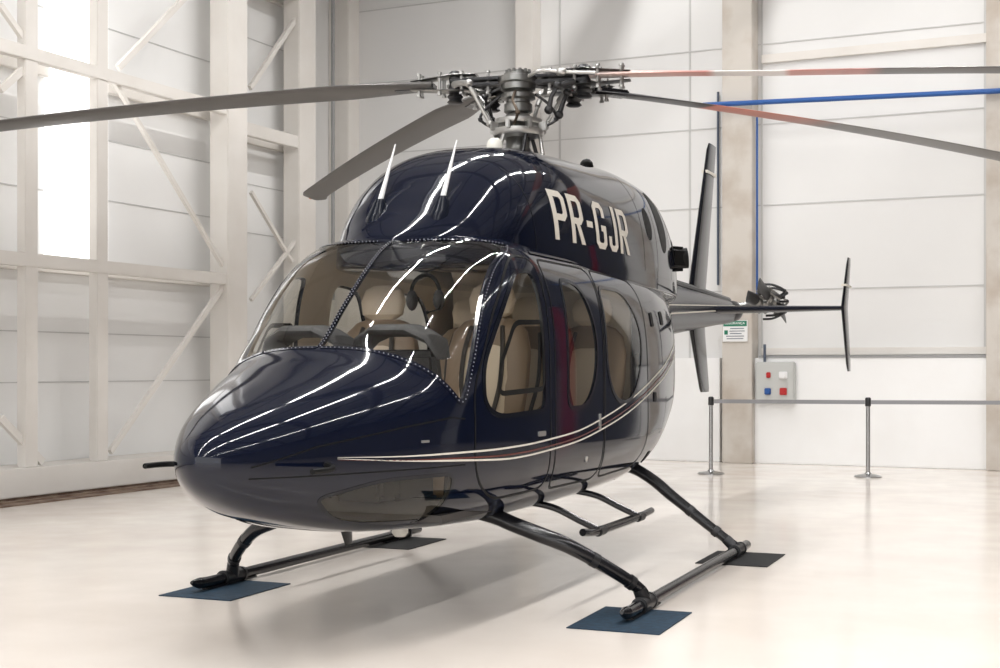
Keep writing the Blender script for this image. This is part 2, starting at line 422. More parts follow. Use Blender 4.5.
cowl = obj('engine_cowling', cb, M['navy'], heli)
def cowl_seam(pts, side, w=.006, closed=False, mt='black', name='panel_seam', off=.0015):
    obj(name, side_ribbon(CB, dens(pts, .03, closed), w, side, off, closed), M[mt], cowl)
def drape(bm, bvh, side, off, step=.03):
    xs = [v.co.x for v in bm.verts]; ys = [v.co.y for v in bm.verts]
    x = min(xs)+step
    while x < max(xs):
        bmesh.ops.bisect_plane(bm, geom=bm.verts[:]+bm.edges[:]+bm.faces[:], plane_co=(x, 0, 0), plane_no=(1, 0, 0)); x += step
    y = min(ys)+step
    while y < max(ys):
        bmesh.ops.bisect_plane(bm, geom=bm.verts[:]+bm.edges[:]+bm.faces[:], plane_co=(0, y, 0), plane_no=(0, 1, 0)); y += step
    dead = []
    for v in bm.verts:
        q = cast(bvh, v.co.x, v.co.y, side, off)
        if q is None: dead.append(v)
        else: v.co = q
    bmesh.ops.delete(bm, geom=dead, context='VERTS'); return bm
def decal_poly(bvh, pts, side, off=.003, z0=0):
    bm = B(); vs = [bm.verts.new((p[0], p[1], 0)) for p in pts]; bm.faces.new(vs); return drape(bm, bvh, side, off)
def text_bm(s, offset=0.0, shear=0, space=1.0):
    cu = bpy.data.curves.new('t', 'FONT'); cu.body = s; cu.offset = offset; cu.shear = shear; cu.space_character = space; cu.resolution_u = 6
    o = link(bpy.data.objects.new('t_tmp', cu)); bpy.context.view_layer.update(); dg = bpy.context.evaluated_depsgraph_get()
    me = bpy.data.meshes.new_from_object(o.evaluated_get(dg)); bm = B(); bm.from_mesh(me); bpy.data.objects.remove(o)
    bmesh.ops.remove_doubles(bm, verts=bm.verts, dist=1e-5)
    return bm
def ell(cx, cz, a, b_, n=24, tilt=0): return [(cx+a*math.cos(2*PI*k/n)+tilt*b_*math.sin(2*PI*k/n), cz+b_*math.sin(2*PI*k/n)) for k in range(n)]
# condensed square block capitals
def letters():
    s = .15; W = .53
    bowl = [(s, 1), (W-.12, 1), (W, .88), (W, .52), (W-.12, .40), (s, .40), (s, .53), (W-s-.04, .53), (W-s, .57), (W-s, .83), (W-s-.04, .87), (s, .87)]
    stem = [(0, 0), (s, 0), (s, 1), (0, 1)]
    leg = [(.20, .42), (.35, .42), (.55, 0), (.38, 0)]
    Gp = [(W, .68), (W-s, .68), (W-s, .83), (W-s-.04, .87), (s+.04, .87), (s, .83), (s, .17), (s+.04, .13), (W-s-.04, .13), (W-s, .17), (W-s, .38), (W-s-.09, .38), (W-s-.09, .51), (W, .51), (W, .12), (W-.12, 0), (.12, 0), (0, .12), (0, .88), (.12, 1), (W-.12, 1), (W, .88)]
    J = .46
    Jp = [(J-s, 1), (J, 1), (J, .12), (J-.12, 0), (.12, 0), (0, .12), (0, .32), (s-.01, .32), (s-.01, .17), (s+.02, .13), (J-s-.03, .13), (J-s, .17)]
    return [([stem, bowl], W), ([stem, bowl, leg], W+.02), ([[(0, .40), (.26, .40), (.26, .53), (0, .53)]], .26), ([Gp], W), ([Jp], J), ([stem, bowl, leg], W+.02)]
def reg_bm(mapf):
    bm = B(); x = 0; L = letters(); gap = .12; tot = sum(w for _, w in L)+gap*(len(L)-1)
    for polys, w in L:
        for P in polys:
            bm.faces.new([bm.verts.new(((x+p[0])/tot, p[1], 0)) for p in P])
        x += w+gap
    bmesh.ops.triangulate(bm, faces=bm.faces)
    for v in bm.verts: v.co = Vector((*mapf(v.co.x, v.co.y), 0))
    return bm
for sd in (1, -1):
    def mp(u, w):
        if sd < 0: u = 1-u
        return (.73-1.40*u, 2.135+.005*u+w*.31)
    bm = reg_bm(mp)
    obj('registration_marking', drape(bm, CB, sd, .004, .025), M['cream'], cowl, recalc=False)
    cowl_seam([(1.0, 2.55), (.98, 2.04)], sd); cowl_seam([(-1.05, 2.75), (-1.07, 2.06)], sd)
    cowl_seam([(-1.45, 2.72), (-1.47, 2.08)], sd); cowl_seam([(-2.0, 2.68), (-2.02, 2.05)], sd)
    obj('cooling_vent', decal_poly(CB, ell(-1.27, 2.42, .09, .12), sd), M['black'], cowl)
    obj('engine_intake', decal_poly(CB, ell(-1.74, 2.48, .15, .24), sd), M['black'], cowl)
    obj('cooling_vent', decal_poly(CB, ell(-2.3, 2.3, .10, .10), sd), M['black'], cowl)
    bm = B(); box(bm, (-2.42, .52*sd, 2.25), (.22, .24, .20), Matrix.Rotation(-.5*sd, 3, 'Z'), .04, 3); ex = obj('exhaust_outlet', bm, M['black'], heli)
    bm = B(); cyl(bm, (-2.44, .55*sd, 2.25), (-2.48, .65*sd, 2.26), .08, .085, 20); obj('exhaust_pipe', bm, M['black'], ex)

# ---- tail boom
BS = [(-2.6, .36, 2.15, 1.43, 1.78, 2.2, 2.2), (-3.1, .325, 2.17, 1.54, 1.86, 2.1, 2.1), (-3.8, .28, 2.17, 1.63, 1.9, 2, 2), (-5, .22, 2.15, 1.73, 1.94, 2, 2), (-6.2, .165, 2.13, 1.82, 1.98, 2, 2), (-6.9, .13, 2.11, 1.87, 1.99, 2, 2), (-7.1, .07, 2.05, 1.93, 1.99, 2, 2)]
boom = obj('tail_boom', rings_bm(loft(BS, -2.55, math.sqrt(7.1-2.55), .03, 40)), M['boom'], heli)
bb = bmesh.new(); bb.from_mesh(boom.data); BB = BVHTree.FromBMesh(bb); bb.free()
for sd in (1, -1):
    obj('cream_stripe', side_ribbon(BB, dens([(-2.9, 1.82), (-6.9, 2.02)], .08, False), .014, sd), M['cream'], boom)
    obj('cream_stripe', side_ribbon(BB, dens([(-2.9, 1.90), (-6.9, 2.06)], .08, False), .010, sd), M['cream'], boom)
bm = B(); tube(bm, smooth_path([(-2.9, 0, 2.20), (-4.0, 0, 2.19), (-5.5, 0, 2.16), (-6.9, 0, 2.12)]), .045, 10); obj('drive_shaft_cover', bm, M['boom'], boom)
def fin(bm, sects, axis='z'):
    rr = []
    for c, cd, td, ch, th in sects:
        c = Vector(c); cd = Vector(cd).normalized(); td = Vector(td).normalized(); ring = []
        for k in range(20):
            a = 2*PI*k/20; x = math.cos(a); y = math.sin(a)*(1-.35*(-x))*.8
            ring.append(bm.verts.new(c+cd*x*ch/2+td*y*th/2))
        rr.append(ring)
    for i in range(len(rr)-1):
        for k in range(20): bm.faces.new((rr[i][k], rr[i][(k+1) % 20], rr[i+1][(k+1) % 20], rr[i+1][k]))
    bm.faces.new(rr[0][::-1]); bm.faces.new(rr[-1])
def cushion(bm, sects, seg=24, n=3.0):        # rounded-rectangle sections (x, z, width, thick)
    rr = []
    for x, z, w, t in sects:
        rr.append([bm.verts.new((x+t/2*math.copysign(abs(math.cos(a))**(2/n), math.cos(a)), w/2*math.copysign(abs(math.sin(a))**(2/n), math.sin(a)), z)) for a in [2*PI*k/seg for k in range(seg)]])
    for i in range(len(rr)-1):
        for k in range(seg): bm.faces.new((rr[i][k], rr[i][(k+1) % seg], rr[i+1][(k+1) % seg], rr[i+1][k]))
    bm.faces.new(rr[0][::-1]); bm.faces.new(rr[-1])
bm = B(); fin(bm, [((-6.15, 0, 3.78), (1, 0, 0), (0, 1, 0), .34, .03), ((-6.1, 0, 3.70), (1, 0, 0), (0, 1, 0), .40, .05), ((-5.55, 0, 2.35), (1, 0, 0), (0, 1, 0), .66, .09), ((-5.4, 0, 1.97), (1, 0, 0), (0, 1, 0), .72, .1)])
vf = obj('vertical_fin', bm, M['navy_dark'], heli)
bm = B(); fin(bm, [((-5.4, 0, 1.97), (1, 0, 0), (0, 1, 0), .72, .1), ((-5.5, 0, 1.7), (1, 0, 0), (0, 1, 0), .62, .08), ((-5.78, 0, 1.14), (1, 0, 0), (0, 1, 0), .42, .04), ((-5.80, 0, 1.10), (1, 0, 0), (0, 1, 0), .36, .03)])
obj('ventral_fin', bm, M['navy_dark'], heli)
bm = B(); box(bm, (-6.0, 0, 3.45), (.42, .065, .03)); obj('fin_stripe', bm, M['cream'], vf)
bm = B(); fin(bm, [((-5.75, -1.45, 1.965), (1, 0, 0), (0, 0, 1), .36, .055), ((-5.70, -.3, 1.965), (1, 0, 0), (0, 0, 1), .56, .10), ((-5.70, .3, 1.965), (1, 0, 0), (0, 0, 1), .56, .10), ((-5.75, 1.45, 1.965), (1, 0, 0), (0, 0, 1), .36, .055)])
hs = obj('horizontal_stabilizer', bm, M['boom'], heli)
for sd in (1, -1):
    bm = B(); y = 1.47*sd
    fin(bm, [((-6.05, y, 2.50), (1, 0, 0), (0, 1, 0), .20, .02), ((-6.0, y, 2.42), (1, 0, 0), (0, 1, 0), .26, .035), ((-5.72, y, 1.97), (1, 0, 0), (0, 1, 0), .42, .045), ((-6.0, y, 1.40), (1, 0, 0), (0, 1, 0), .28, .035), ((-6.05, y, 1.32), (1, 0, 0), (0, 1, 0), .20, .02)])
    ep = obj('end_plate', bm, M['navy_dark'], hs)
    bm = B(); box(bm, (-5.85, y, 2.2), (.40, .05, .018)); obj('end_plate_stripe', bm, M['cream'], hs)
# tail rotor
tr = empty('tail_rotor', (-6.86, .42, 2.10), heli)
bm = B(); cyl(bm, (0, -.40, -.06), (0, .10, 0), .045, .035); cyl(bm, (0, -.18, -.03), (0, -.05, -.01), .09, .09, 20); box(bm, (0, -.02, 0), (.26, .05, .09), bev=.01); box(bm, (0, .10, 0), (.09, .05, .22), bev=.01); cyl(bm, (0, .10, 0), (0, .17, 0), .05, .03)
obj('hub', bm, M['steel'], tr)
bm = B(); sph(bm, (0, -.36, -.10), (.22, .12, .12), 3); obj('gearbox', bm, M['steel_dark'], tr)
for i, (an, yy) in enumerate(((.03, -.02), (.03+PI, -.02), (.20, .10), (.20+PI, .10))):
    d = Vector((math.cos(an), 0, math.sin(an))); q = Vector((-math.sin(an), 0, math.cos(an)))
    bm = B(); o = Vector((0, yy, 0))
    fin(bm, [(o+d*.20, q, (0, 1, 0), .06, .04), (o+d*.30, q+Vector((0, .3, 0)), (0, 1, 0), .13, .025), (o+d*.80, q+Vector((0, .2, 0)), (0, 1, 0), .13, .02)])
    obj('tail_blade', bm, M['steel_dark'], tr)
    bm = B(); cyl(bm, o+d*.10+Vector((0, .10, 0)), o+d*.24+q*.05, .014, seg=8); cyl(bm, o+d*.06+Vector((0, .16, 0)), o+d*.20+q*.10, .012, seg=8); cyl(bm, o+d*.16+q*.10, o+d*.16-q*.12, .014, seg=8); sph(bm, o+d*.16, (.06, .045, .07), 2); sph(bm, o+d*.16-q*.12, .028, 1); sph(bm, o+d*.20+q*.10, .028, 1); obj('pitch_link', bm, M['steel'], tr)
for k in range(7):
    bm = B(); a = k*.9+.4; d = Vector((math.cos(a), 0, math.sin(a)))
    tube(bm, smooth_path([d*.05+Vector((0, .16, 0)), d*.12+Vector((0, .24, 0)), d*.19+Vector((0, .12, 0)), d*.2]), .014, 6); sph(bm, d*.12+Vector((0, .24, 0)), .026, 1); obj('pitch_arm', bm, M['steel_dark'], tr)

# ---- main rotor
HX, HZ = -.31, 3.35
mast = empty('rotor_mast', (HX, 0, 2.75), heli)
bm = B(); lathe(bm, [(.17, .0), (.17, .06), (.12, .08), (.09, .12), (.085, .20), (.058, .24), (.058, .66)]); obj('mast_shaft', bm, M['steel'], mast)
bm = B(); lathe(bm, [(.11, .20), (.17, .21), (.18, .23), (.18, .255), (.12, .265), (.10, .27)]); lathe(bm, [(.10, .285), (.16, .29), (.165, .30), (.165, .325), (.11, .335), (.08, .36)])
for k in range(8):
    a = k*PI/4; box(bm, (.18*math.cos(a), .18*math.sin(a), .27), (.06, .03, .06), Matrix.Rotation(a, 3, 'Z'), .006)
obj('swashplate', bm, M['steel_light'], mast)
bm = B(); lathe(bm, [(.085, .37), (.10, .38), (.10, .43), (.085, .44), (.085, .46), (.12, .47), (.12, .50), (.09, .51), (.08, .53)]); obj('drive_collar', bm, M['steel'], mast)
for k in range(6):
    bm = B(); a = k*2*PI/6+.5; cyl(bm, (.19*math.cos(a), .19*math.sin(a), .03), (.15*math.cos(a+.25), .15*math.sin(a+.25), .23), .014, seg=10); sph(bm, (.15*math.cos(a+.25), .15*math.sin(a+.25), .23), .026)
    sph(bm, (.19*math.cos(a), .19*math.sin(a), .03), .03); obj('control_actuator', bm, M['steel_light'] if k % 2 else M['steel_dark'], mast)
for k in range(4):
    bm = B(); a = k*PI/2+.2; c_, s_ = math.cos(a), math.sin(a)
    tube(bm, smooth_path([(.17*c_, .17*s_, .27), (.26*c_-.04*s_, .26*s_+.04*c_, .33), (.22*c_, .22*s_, .42), (.12*c_, .12*s_, .50)]), .010, 8); sph(bm, (.26*c_-.04*s_, .26*s_+.04*c_, .33), .02, 1); obj('scissor_link', bm, M['steel_dark'] if k % 2 else M['bronze'], mast)
hub = empty('rotor_hub', (HX, 0, HZ), heli)
bm = B(); lathe(bm, [(.10, -.08), (.12, -.07), (.12, -.03), (.14, -.02), (.14, .02), (.10, .03), (.10, .045), (.05, .055), (.05, .07), (.02, .075)])
for k in range(12): cyl(bm, (.08*math.cos(k*PI/6), .08*math.sin(k*PI/6), .04), (.08*math.cos(k*PI/6), .08*math.sin(k*PI/6), .07), .011, seg=6)
obj('hub_body', bm, M['steel'], hub)
def camdir(deg): a = math.radians(deg); return (R_*math.cos(a)+D_*math.sin(a)).normalized()
blades = [(163.5, 'a'), (113, 'b'), (-11.5, 'c'), (30, 'd')]
def blade_mat(name, segs, base, gate=None):
    m = mat(name, base, .32); nt = m.node_tree; b_ = nt.nodes['Principled BSDF']
    tc = nt.nodes.new('ShaderNodeTexCoord'); sx = nt.nodes.new('ShaderNodeSeparateXYZ'); nt.links.new(tc.outputs['Object'], sx.inputs[0])
    dv = nt.nodes.new('ShaderNodeMath'); dv.operation = 'DIVIDE'; dv.inputs[1].default_value = 6; nt.links.new(sx.outputs['X'], dv.inputs[0])
    r = nt.nodes.new('ShaderNodeValToRGB'); r.color_ramp.interpolation = 'LINEAR'
    els = r.color_ramp.elements; els[0].position = 0; els[0].color = (*base, 1); els[1].position = 1; els[1].color = (*base, 1)
    for p, c in segs: e = els.new(p/6); e.color = (*c, 1)
    nt.links.new(dv.outputs[0], r.inputs['Fac'])
    nt.links.new(r.outputs[0], b_.inputs['Base Color']); return m
G = (.10, .096, .092); K = (.012, .012, .014)
BM = {'a': M['blade'], 'b': M['blade'],
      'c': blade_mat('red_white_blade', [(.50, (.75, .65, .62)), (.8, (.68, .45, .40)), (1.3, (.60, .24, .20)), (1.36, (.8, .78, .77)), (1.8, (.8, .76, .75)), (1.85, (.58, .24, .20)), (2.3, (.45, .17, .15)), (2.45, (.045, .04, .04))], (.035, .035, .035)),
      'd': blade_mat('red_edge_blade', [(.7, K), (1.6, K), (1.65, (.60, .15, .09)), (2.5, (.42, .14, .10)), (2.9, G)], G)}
for ang, kx in blades:
    d = camdir(ang); th = math.atan2(d.y, d.x)
    h = empty('blade_grip', (0, 0, 0), hub); h.rotation_euler.z = th
    bm = B(); box(bm, (.27, 0, .018), (.42, .12, .022), bev=.006); box(bm, (.27, 0, -.018), (.42, .10, .022), bev=.006); obj('yoke_arm', bm, M['steel_dark'], h)
    for s in (-1, 1):
        bm = B(); fin(bm, [((.30, 0, s*.055), (0, 1, 0), (0, 0, 1), .10, .020), ((.46, 0, s*.055), (0, 1, 0), (0, 0, 1), .17, .026), ((.62, 0, s*.042), (0, 1, 0), (0, 0, 1), .13, .018), ((.78, 0, s*.03), (0, 1, 0), (0, 0, 1), .10, .012)])
        obj('grip_plate', bm, M['steel'], h)
    for x, y in ((.40, .045), (.40, -.045), (.56, .05), (.56, -.05), (.72, 0.03), (.72, -.03), (.22, .0)):
        bm = B(); cyl(bm, (x, y, -.072), (x, y, .072), .012, seg=8); cyl(bm, (x, y, -.080), (x, y, -.066), .018, seg=6); cyl(bm, (x, y, .066), (x, y, .080), .018, seg=6)
        obj('bolt', bm, M['steel_light'], h)
    bm = B(); lathe(bm, [(.04, -.14), (.058, -.13), (.042, -.11), (.058, -.09), (.042, -.07), (.058, -.05), (.04, .0), (.05, .07), (.03, .09)], (.46, 0, 0), 16); obj('lead_lag_damper', bm, M['steel_dark'], h)
    bm = B(); tube(bm, [(.44, .08, -.02), (.36, .17, -.03), (.30, .19, -.04)], [.026, .02, .02], 8); sph(bm, (.30, .19, -.04), .03); cyl(bm, (.30, .19, -.05), (.17, .11, -.31), .014, seg=8); cyl(bm, (.285, .18, -.08), (.255, .16, -.13), .02, seg=8); sph(bm, (.17, .11, -.31), .028)
    obj('pitch_link', bm, M['steel_light'], h)
    bm = B(); tube(bm, [(.40, -.08, -.04), (.30, -.16, -.08), (.26, -.17, -.16), (.24, -.15, -.24)], [.022, .016, .016, .02], 8); sph(bm, (.24, -.15, -.24), .032); sph(bm, (.30, -.16, -.08), .03); obj('pitch_horn', bm, M['steel_dark'], h)
    bm = B(); tube(bm, smooth_path([(.08, -.09, .0), (.18, -.14, .03), (.32, -.12, .02), (.55, -.09, .01)]), .014, 8); sph(bm, (.32, -.12, .02), (.04, .03, .03)); obj('grip_fitting', bm, M['steel_light'], h)
    bl = empty('rotor_blade', (HX, 0, HZ), heli); bl.rotation_euler.z = th
    bm = B(); rr = []; N = 36; r0, r1 = (.62, 5.49) if kx != 'c' else (.50, 5.49)
    for i in range(N+1):
        t = i/N; r = r0+(r1-r0)*t; ch = .13+.16*min(1, t/.13) if t < .13 else .29
        if t > .95: ch = .29*(1-.45*((t-.95)/.05)**2)
        tw = math.radians(10-9*t); droop = -.01-.18*((r-.6)/4.9)**2; sw = -.10*max(0, (t-.95)/.05)**2
        if kx == 'c': droop += .03*max(0, 1-t*4)
        ring = []
        for k in range(18):
            a = 2*PI*k/18; x = math.cos(a); y = math.sin(a)*(.65+.35*x)*.026*(1.5-.5*min(1, t*8))
            yy = x*ch/2+sw; ring.append(bm.verts.new((r, yy*math.cos(tw), y+yy*math.sin(tw)+droop)))
        rr.append(ring)
    for i in range(N):
        for k in range(18): bm.faces.new((rr[i][k], rr[i][(k+1) % 18], rr[i+1][(k+1) % 18], rr[i+1][k]))
    bm.faces.new(rr[0][::-1]); bm.faces.new(rr[-1])
    o = obj('airfoil', bm, BM[kx], bl)
    if kx != 'c': bm = B(); box(bm, (.76, 0, -.008), (.30, .11, .05), bev=.012); obj('root_cuff', bm, M['gloss_black'], bl)
    bm = B(); box(bm, (5.47, -.06, -.19), (.06, .14, .018), bev=.004); obj('blade_tip_cap', bm, M['orange'] if kx == 'b' else M['steel_dark'], bl)

# ---- landing gear
SK = 1.34; SZ = .05
for sd in (1, -1):
    P = smooth_path([(-1.52, SK*sd, SZ), (-.5, SK*sd, SZ), (.6, SK*sd, SZ), (1.25, SK*sd, SZ), (1.45, SK*sd, SZ), (1.56, SK*sd, SZ+.006), (1.64, SK*sd, SZ+.02)])
    bm = B(); n = len(P); tube(bm, P, [.034 if i < n-6 else .034-.004*(i-n+7) for i in range(n)], 14)
    sk = obj('skid', bm, M['gloss_black'], heli)
    for x0, x1 in ((-1.35, -.9), (.95, 1.50)):
        bm = B(); box(bm, ((x0+x1)/2, SK*sd, .014), (x1-x0, .05, .012), bev=.003); obj('skid_shoe', bm, M['steel_dark'], sk)
    for x in (-1.2, 1.2):
        bm = B(); tube(bm, [(x-.11, SK*sd, SZ), (x-.09, SK*sd, SZ), (x-.089, SK*sd, SZ), (x+.089, SK*sd, SZ), (x+.09, SK*sd, SZ), (x+.11, SK*sd, SZ)], [.048, .048, .042, .042, .048, .048], 14); obj('skid_collar', bm, M['steel_dark'], sk)
for x, half in ((1.2, [(1.2, 1.34, .07), (1.215, 1.325, .12), (1.30, 1.25, .20), (1.42, 1.10, .315), (1.49, .98, .39), (1.52, .85, .44), (1.53, .70, .49), (1.53, .55, .54), (1.53, .3, .58)]),
                (-1.2, [(-1.2, 1.34, .07), (-1.2, 1.28, .11), (-1.2, 1.14, .21), (-1.2, .98, .33), (-1.2, .84, .435), (-1.2, .72, .53), (-1.2, .55, .62), (-1.2, .3, .65)])):
    pts = list(half)+[(half[-1][0], 0, half[-1][2])]+[(a, -y, z) for a, y, z in half[::-1]]
    P = smooth_path(pts, 5); n = len(P)
    bm = B(); tube(bm, P, [.031+.012*min(1, min(i, n-1-i)/22) for i in range(n)], 14); ct = obj('cross_tube', bm, M['gloss_black'], heli)
    for sd in (1, -1):
        bm = B(); k0, k1 = P[0], P[6]; f = lambda v: (v.x, v.y*sd, v.z)
        cyl(bm, (k0.x, k0.y*sd, .05), f(k1), .042, .038, 14); obj('leg_socket', bm, M['steel_dark'], ct)
        for ii in (8, 14): bm = B(); cyl(bm, f(P[ii]), f(P[ii+1]), .042, seg=14); obj('leg_collar', bm, M['steel_dark'], ct)
for sd in (1, -1):
    bm = B(); tube(bm, smooth_path([(1.15, .96*sd, .42), (.9, .98*sd, .40), (.2, .98*sd, .40), (-.25, .97*sd, .41)]), .022, 12)
    box(bm, (.5, .98*sd, .418), (1.3, .045, .008), bev=.002)
    st = obj('boarding_step', bm, M['gloss_black'], heli)
    for x in (.92, .1):
        bm = B(); tube(bm, smooth_path([(x, .52*sd, .56), (x, .70*sd, .53), (x-.02, .85*sd, .46), (x-.04, .98*sd, .40)]), .020, 10); obj('step_strut', bm, M['gloss_black'], st)
        bm = B(); cyl(bm, (x-.09, .98*sd, .40), (x+.01, .98*sd, .40), .029, seg=14); obj('step_clamp', bm, M['steel_dark'], st)
# ---- probes, antennas, belly items
for sd in (1, -1):
    bm = B(); tube(bm, smooth_path([(3.10, .38*sd, .92), (3.14, .45*sd, .91), (3.22, .47*sd, .905), (3.36, .47*sd, .905)]) if sd > 0 else smooth_path([(3.20, .30*sd, .91), (3.24, .36*sd, .91), (3.30, .38*sd, .91), (3.39, .38*sd, .91)]), .013, 8)
    obj('pitot_tube', bm, M['black'], heli)
    a = empty('whip_antenna', (1.42, .20*sd, 2.20), heli)
    bm = B(); prof = [(.095, .075), (.092, .072), (.072, .060), (.052, .048), (.036, .036), (.026, .026)]; zz = [-.05, .02, .05, .085, .12, .14]
    rr = [[bm.verts.new((p[0]*math.cos(2*PI*k/20)-z*.15, p[1]*math.sin(2*PI*k/20), z)) for k in range(20)] for p, z in zip(prof, zz)]
    for i in range(len(rr)-1):
        for k in range(20): bm.faces.new((rr[i][k], rr[i][(k+1) % 20], rr[i+1][(k+1) % 20], rr[i+1][k]))
    bm.faces.new(rr[-1]); bm.faces.new(rr[0][::-1]); obj('antenna_base', bm, M['boom'], a)
    bm = B(); tube(bm, [(-.02, 0, .13), (-.10, 0, .27), (-.22, 0, .49)], [.017, .012, .004], 10); obj('antenna_whip', bm, M['white'], a)
bm = B(); lathe(bm, [(.06, 0), (.06, .05), (.05, .10), (.03, .12)], (.12, 0, 2.76)); obj('beacon_lamp', bm, M['lamp'], heli)
bm = B(); sph(bm, (-1.15, .22, 2.86), (.07, .05, .055), 2); obj('top_fairing', bm, M['black'], heli)
bm = B(); lathe(bm, [(.03, 0), (.045, .02), (.045, .05), (.02, .06)], (1.85, .15, .44)); obj('belly_lamp', bm, M['lamp'], heli)
for (x, y) in ((2.0, -.1), (.9, -.1), (.5, .2)):
    bm = B(); fin(bm, [((x, y, .50), (1, 0, 0), (0, 1, 0), .14, .03), ((x-.03, y, .40), (1, 0, 0), (0, 1, 0), .08, .015)]); obj('belly_antenna', bm, M['gloss_black'], heli)
# ---- interior
bm = B(); box(bm, (.9, 0, .60), (2.9, 1.25, .04)); obj('cabin_floor', bm, M['seat_dark'], heli)
bm = B(); box(bm, (-.75, 0, 1.3), (.04, 1.36, 1.3)); obj('rear_bulkhead', bm, M['cream_trim'], heli)
bm = B(); 
for y in (-.27, .27):
    box(bm, (2.08, y, 1.32), (.10, .44, .26), Matrix.Rotation(.25, 3, 'Y'), .03)
    fin(bm, [((2.10, y-.25, 1.41), (1, 0, 0), (0, 0, 1), .18, .03), ((2.08, y-.20, 1.50), (1, 0, 0), (0, 0, 1), .30, .07), ((2.08, y-.10, 1.55), (1, 0, 0), (0, 0, 1), .36, .08), ((2.08, y+.10, 1.55), (1, 0, 0), (0, 0, 1), .36, .08), ((2.08, y+.20, 1.50), (1, 0, 0), (0, 0, 1), .30, .07), ((2.10, y+.25, 1.41), (1, 0, 0), (0, 0, 1), .18, .03)])
box(bm, (1.95, 0, .95), (.25, .30, .62), bev=.03)
ip = obj('instrument_panel', bm, M['panel'], heli)
scr = mat('display_glass', (.03, .04, .05), .1)
for y in (-.38, -.14, .14, .38):
    bm = B(); box(bm, (2.022, y, 1.32), (.008, .19, .20), Matrix.Rotation(.25, 3, 'Y'), .003); obj('display_screen', bm, scr, ip)
def seat(x, y, s=1, back=False):
    e = empty('cabin_seat' if back else 'pilot_seat', (x, y, 0), heli)
    bm = B(); box(bm, (.22, 0, .98), (.46, .46, .13), bev=.055, seg=4); box(bm, (.22, 0, .77), (.32, .34, .30), bev=.02); obj('seat_cushion', bm, M['seat'], e)
    bm = B(); cushion(bm, [(.02, .98, .40, .08), (.015, 1.02, .46, .13), (-.02, 1.25, .52, .15), (-.06, 1.45, .52, .14), (-.085, 1.57, .46, .13), (-.10, 1.63, .34, .11), (-.105, 1.65, .22, .06)]); obj('seat_back', bm, M['seat'], e)
    bm = B(); cushion(bm, [(.06, 1.04, .20, .04), (.05, 1.10, .30, .07), (.02, 1.30, .32, .08), (-.02, 1.46, .30, .07), (-.045, 1.54, .20, .04)]); obj('back_pad', bm, M['seat_pad'], e)
    bm = B(); cushion(bm, [(-.10, 1.65, .16, .05), (-.10, 1.68, .26, .10), (-.11, 1.76, .29, .11), (-.12, 1.83, .24, .10), (-.125, 1.86, .14, .05)]); obj('headrest', bm, M['seat_pad'], e)
    for yy in (-.12, .12): bm = B(); tube(bm, smooth_path([(-.03, yy*.8, 1.60), (.03, yy, 1.45), (.075, yy, 1.25), (.10, yy*.6, 1.05)]), .014, 6); obj('harness_strap', bm, M['seat_dark'], e)
for y in (.36, -.36): seat(1.15, y)
for y in (.46, 0, -.46): seat(-.45, y, back=True)
for s in (1, -1): bm = B(); tube(bm, smooth_path([(1.72, .36*s, .62), (1.68, .36*s, .85), (1.62, .36*s, 1.05), (1.64, .36*s, 1.15)]), .014, 8); obj('cyclic_stick', bm, M['black'], heli)
bm = B(); box(bm, (1.45, 0, .80), (.7, .22, .38), bev=.03); obj('centre_console', bm, M['panel'], heli)
bm = B(); box(bm, (1.15, 0, 2.045), (.5, .30, .05), bev=.02); obj('overhead_console', bm, M['cream_trim'], heli)
hsd = tag(empty('headset', (1.42, .10, 1.70)), 'dark pilot headset hanging behind the windshield between the front seats', 'headset')
bm = B(); tube(bm, [(.0, .09*math.cos(a), .08+.11*math.sin(a)) for a in [PI*i/14 for i in range(15)]], .012, 8); tube(bm, [(0, 0, .19), (0, 0, .30)], .004, 6); obj('headband', bm, M['black'], hsd)
for s in (-1, 1):
    bm = B(); sph(bm, (0, s*.085, .045), (.05, .032, .062)); obj('ear_cup', bm, M['panel'], hsd)
bm = B(); tube(bm, smooth_path([(.0, .10, .03), (.06, .11, -.01), (.10, .06, -.03)]), .004, 6); sph(bm, (.10, .06, -.03), .012, 1); obj('boom_microphone', bm, M['black'], hsd)
for (x, pw) in ((1.45, 12), (.35, 8)):       # fill lamps added to brighten the cabin interior
    l = bpy.data.lights.new('cabin_fill_light', 'AREA'); l.shape = 'DISK'; l.size = .35; l.energy = pw; l.color = (1, .84, .62)
    o = bpy.data.objects.new('cabin_fill_light', l); COL.objects.link(o); o.location = (x, 0, 1.98); o.parent = heli

# ================================================================== HANGAR (frame rotated a few degrees)
ux, uz = .423, .906; vx, vz = .906, -.423; Kx, Kz = -1.175, 21.98
E1 = (R_*vx + D_*vz).normalized(); E2 = (R_*ux + D_*uz).normalized()
KW = CAM + R_*Kx + D_*Kz; KW.z = 0
HM = Matrix(((E1.x, E2.x, 0, KW.x), (E1.y, E2.y, 0, KW.y), (0, 0, 1, 0), (0, 0, 0, 1)))
def hL(a, px, py):   # point of the plane x=a (parallel to the left wall)
    p = (px-500)/F; b_ = (Kx+a*vx-p*(Kz+a*vz))/(ux-p*uz); zc = Kz+a*vz-b_*uz
    return Vector((a, -b_, HC+(HY-py)/F*zc))
def hB(b_, px, py):  # point of the plane y=-b (parallel to the back wall)
    p = (px-500)/F; a = (p*(Kz-b_*uz)-(Kx-b_*ux))/(vx-p*vz); zc = Kz+a*vz-b_*uz
    return Vector((a, -b_, HC+(HY-py)/F*zc))
def hobj(name, bm, mt, parent=None, smooth=False):
    o = obj(name, bm, mt, None, smooth, None)
    if parent is None: o.matrix_world = HM
    else:
        o.parent = parent
    return o
def S(o): o['kind'] = 'structure'; return o
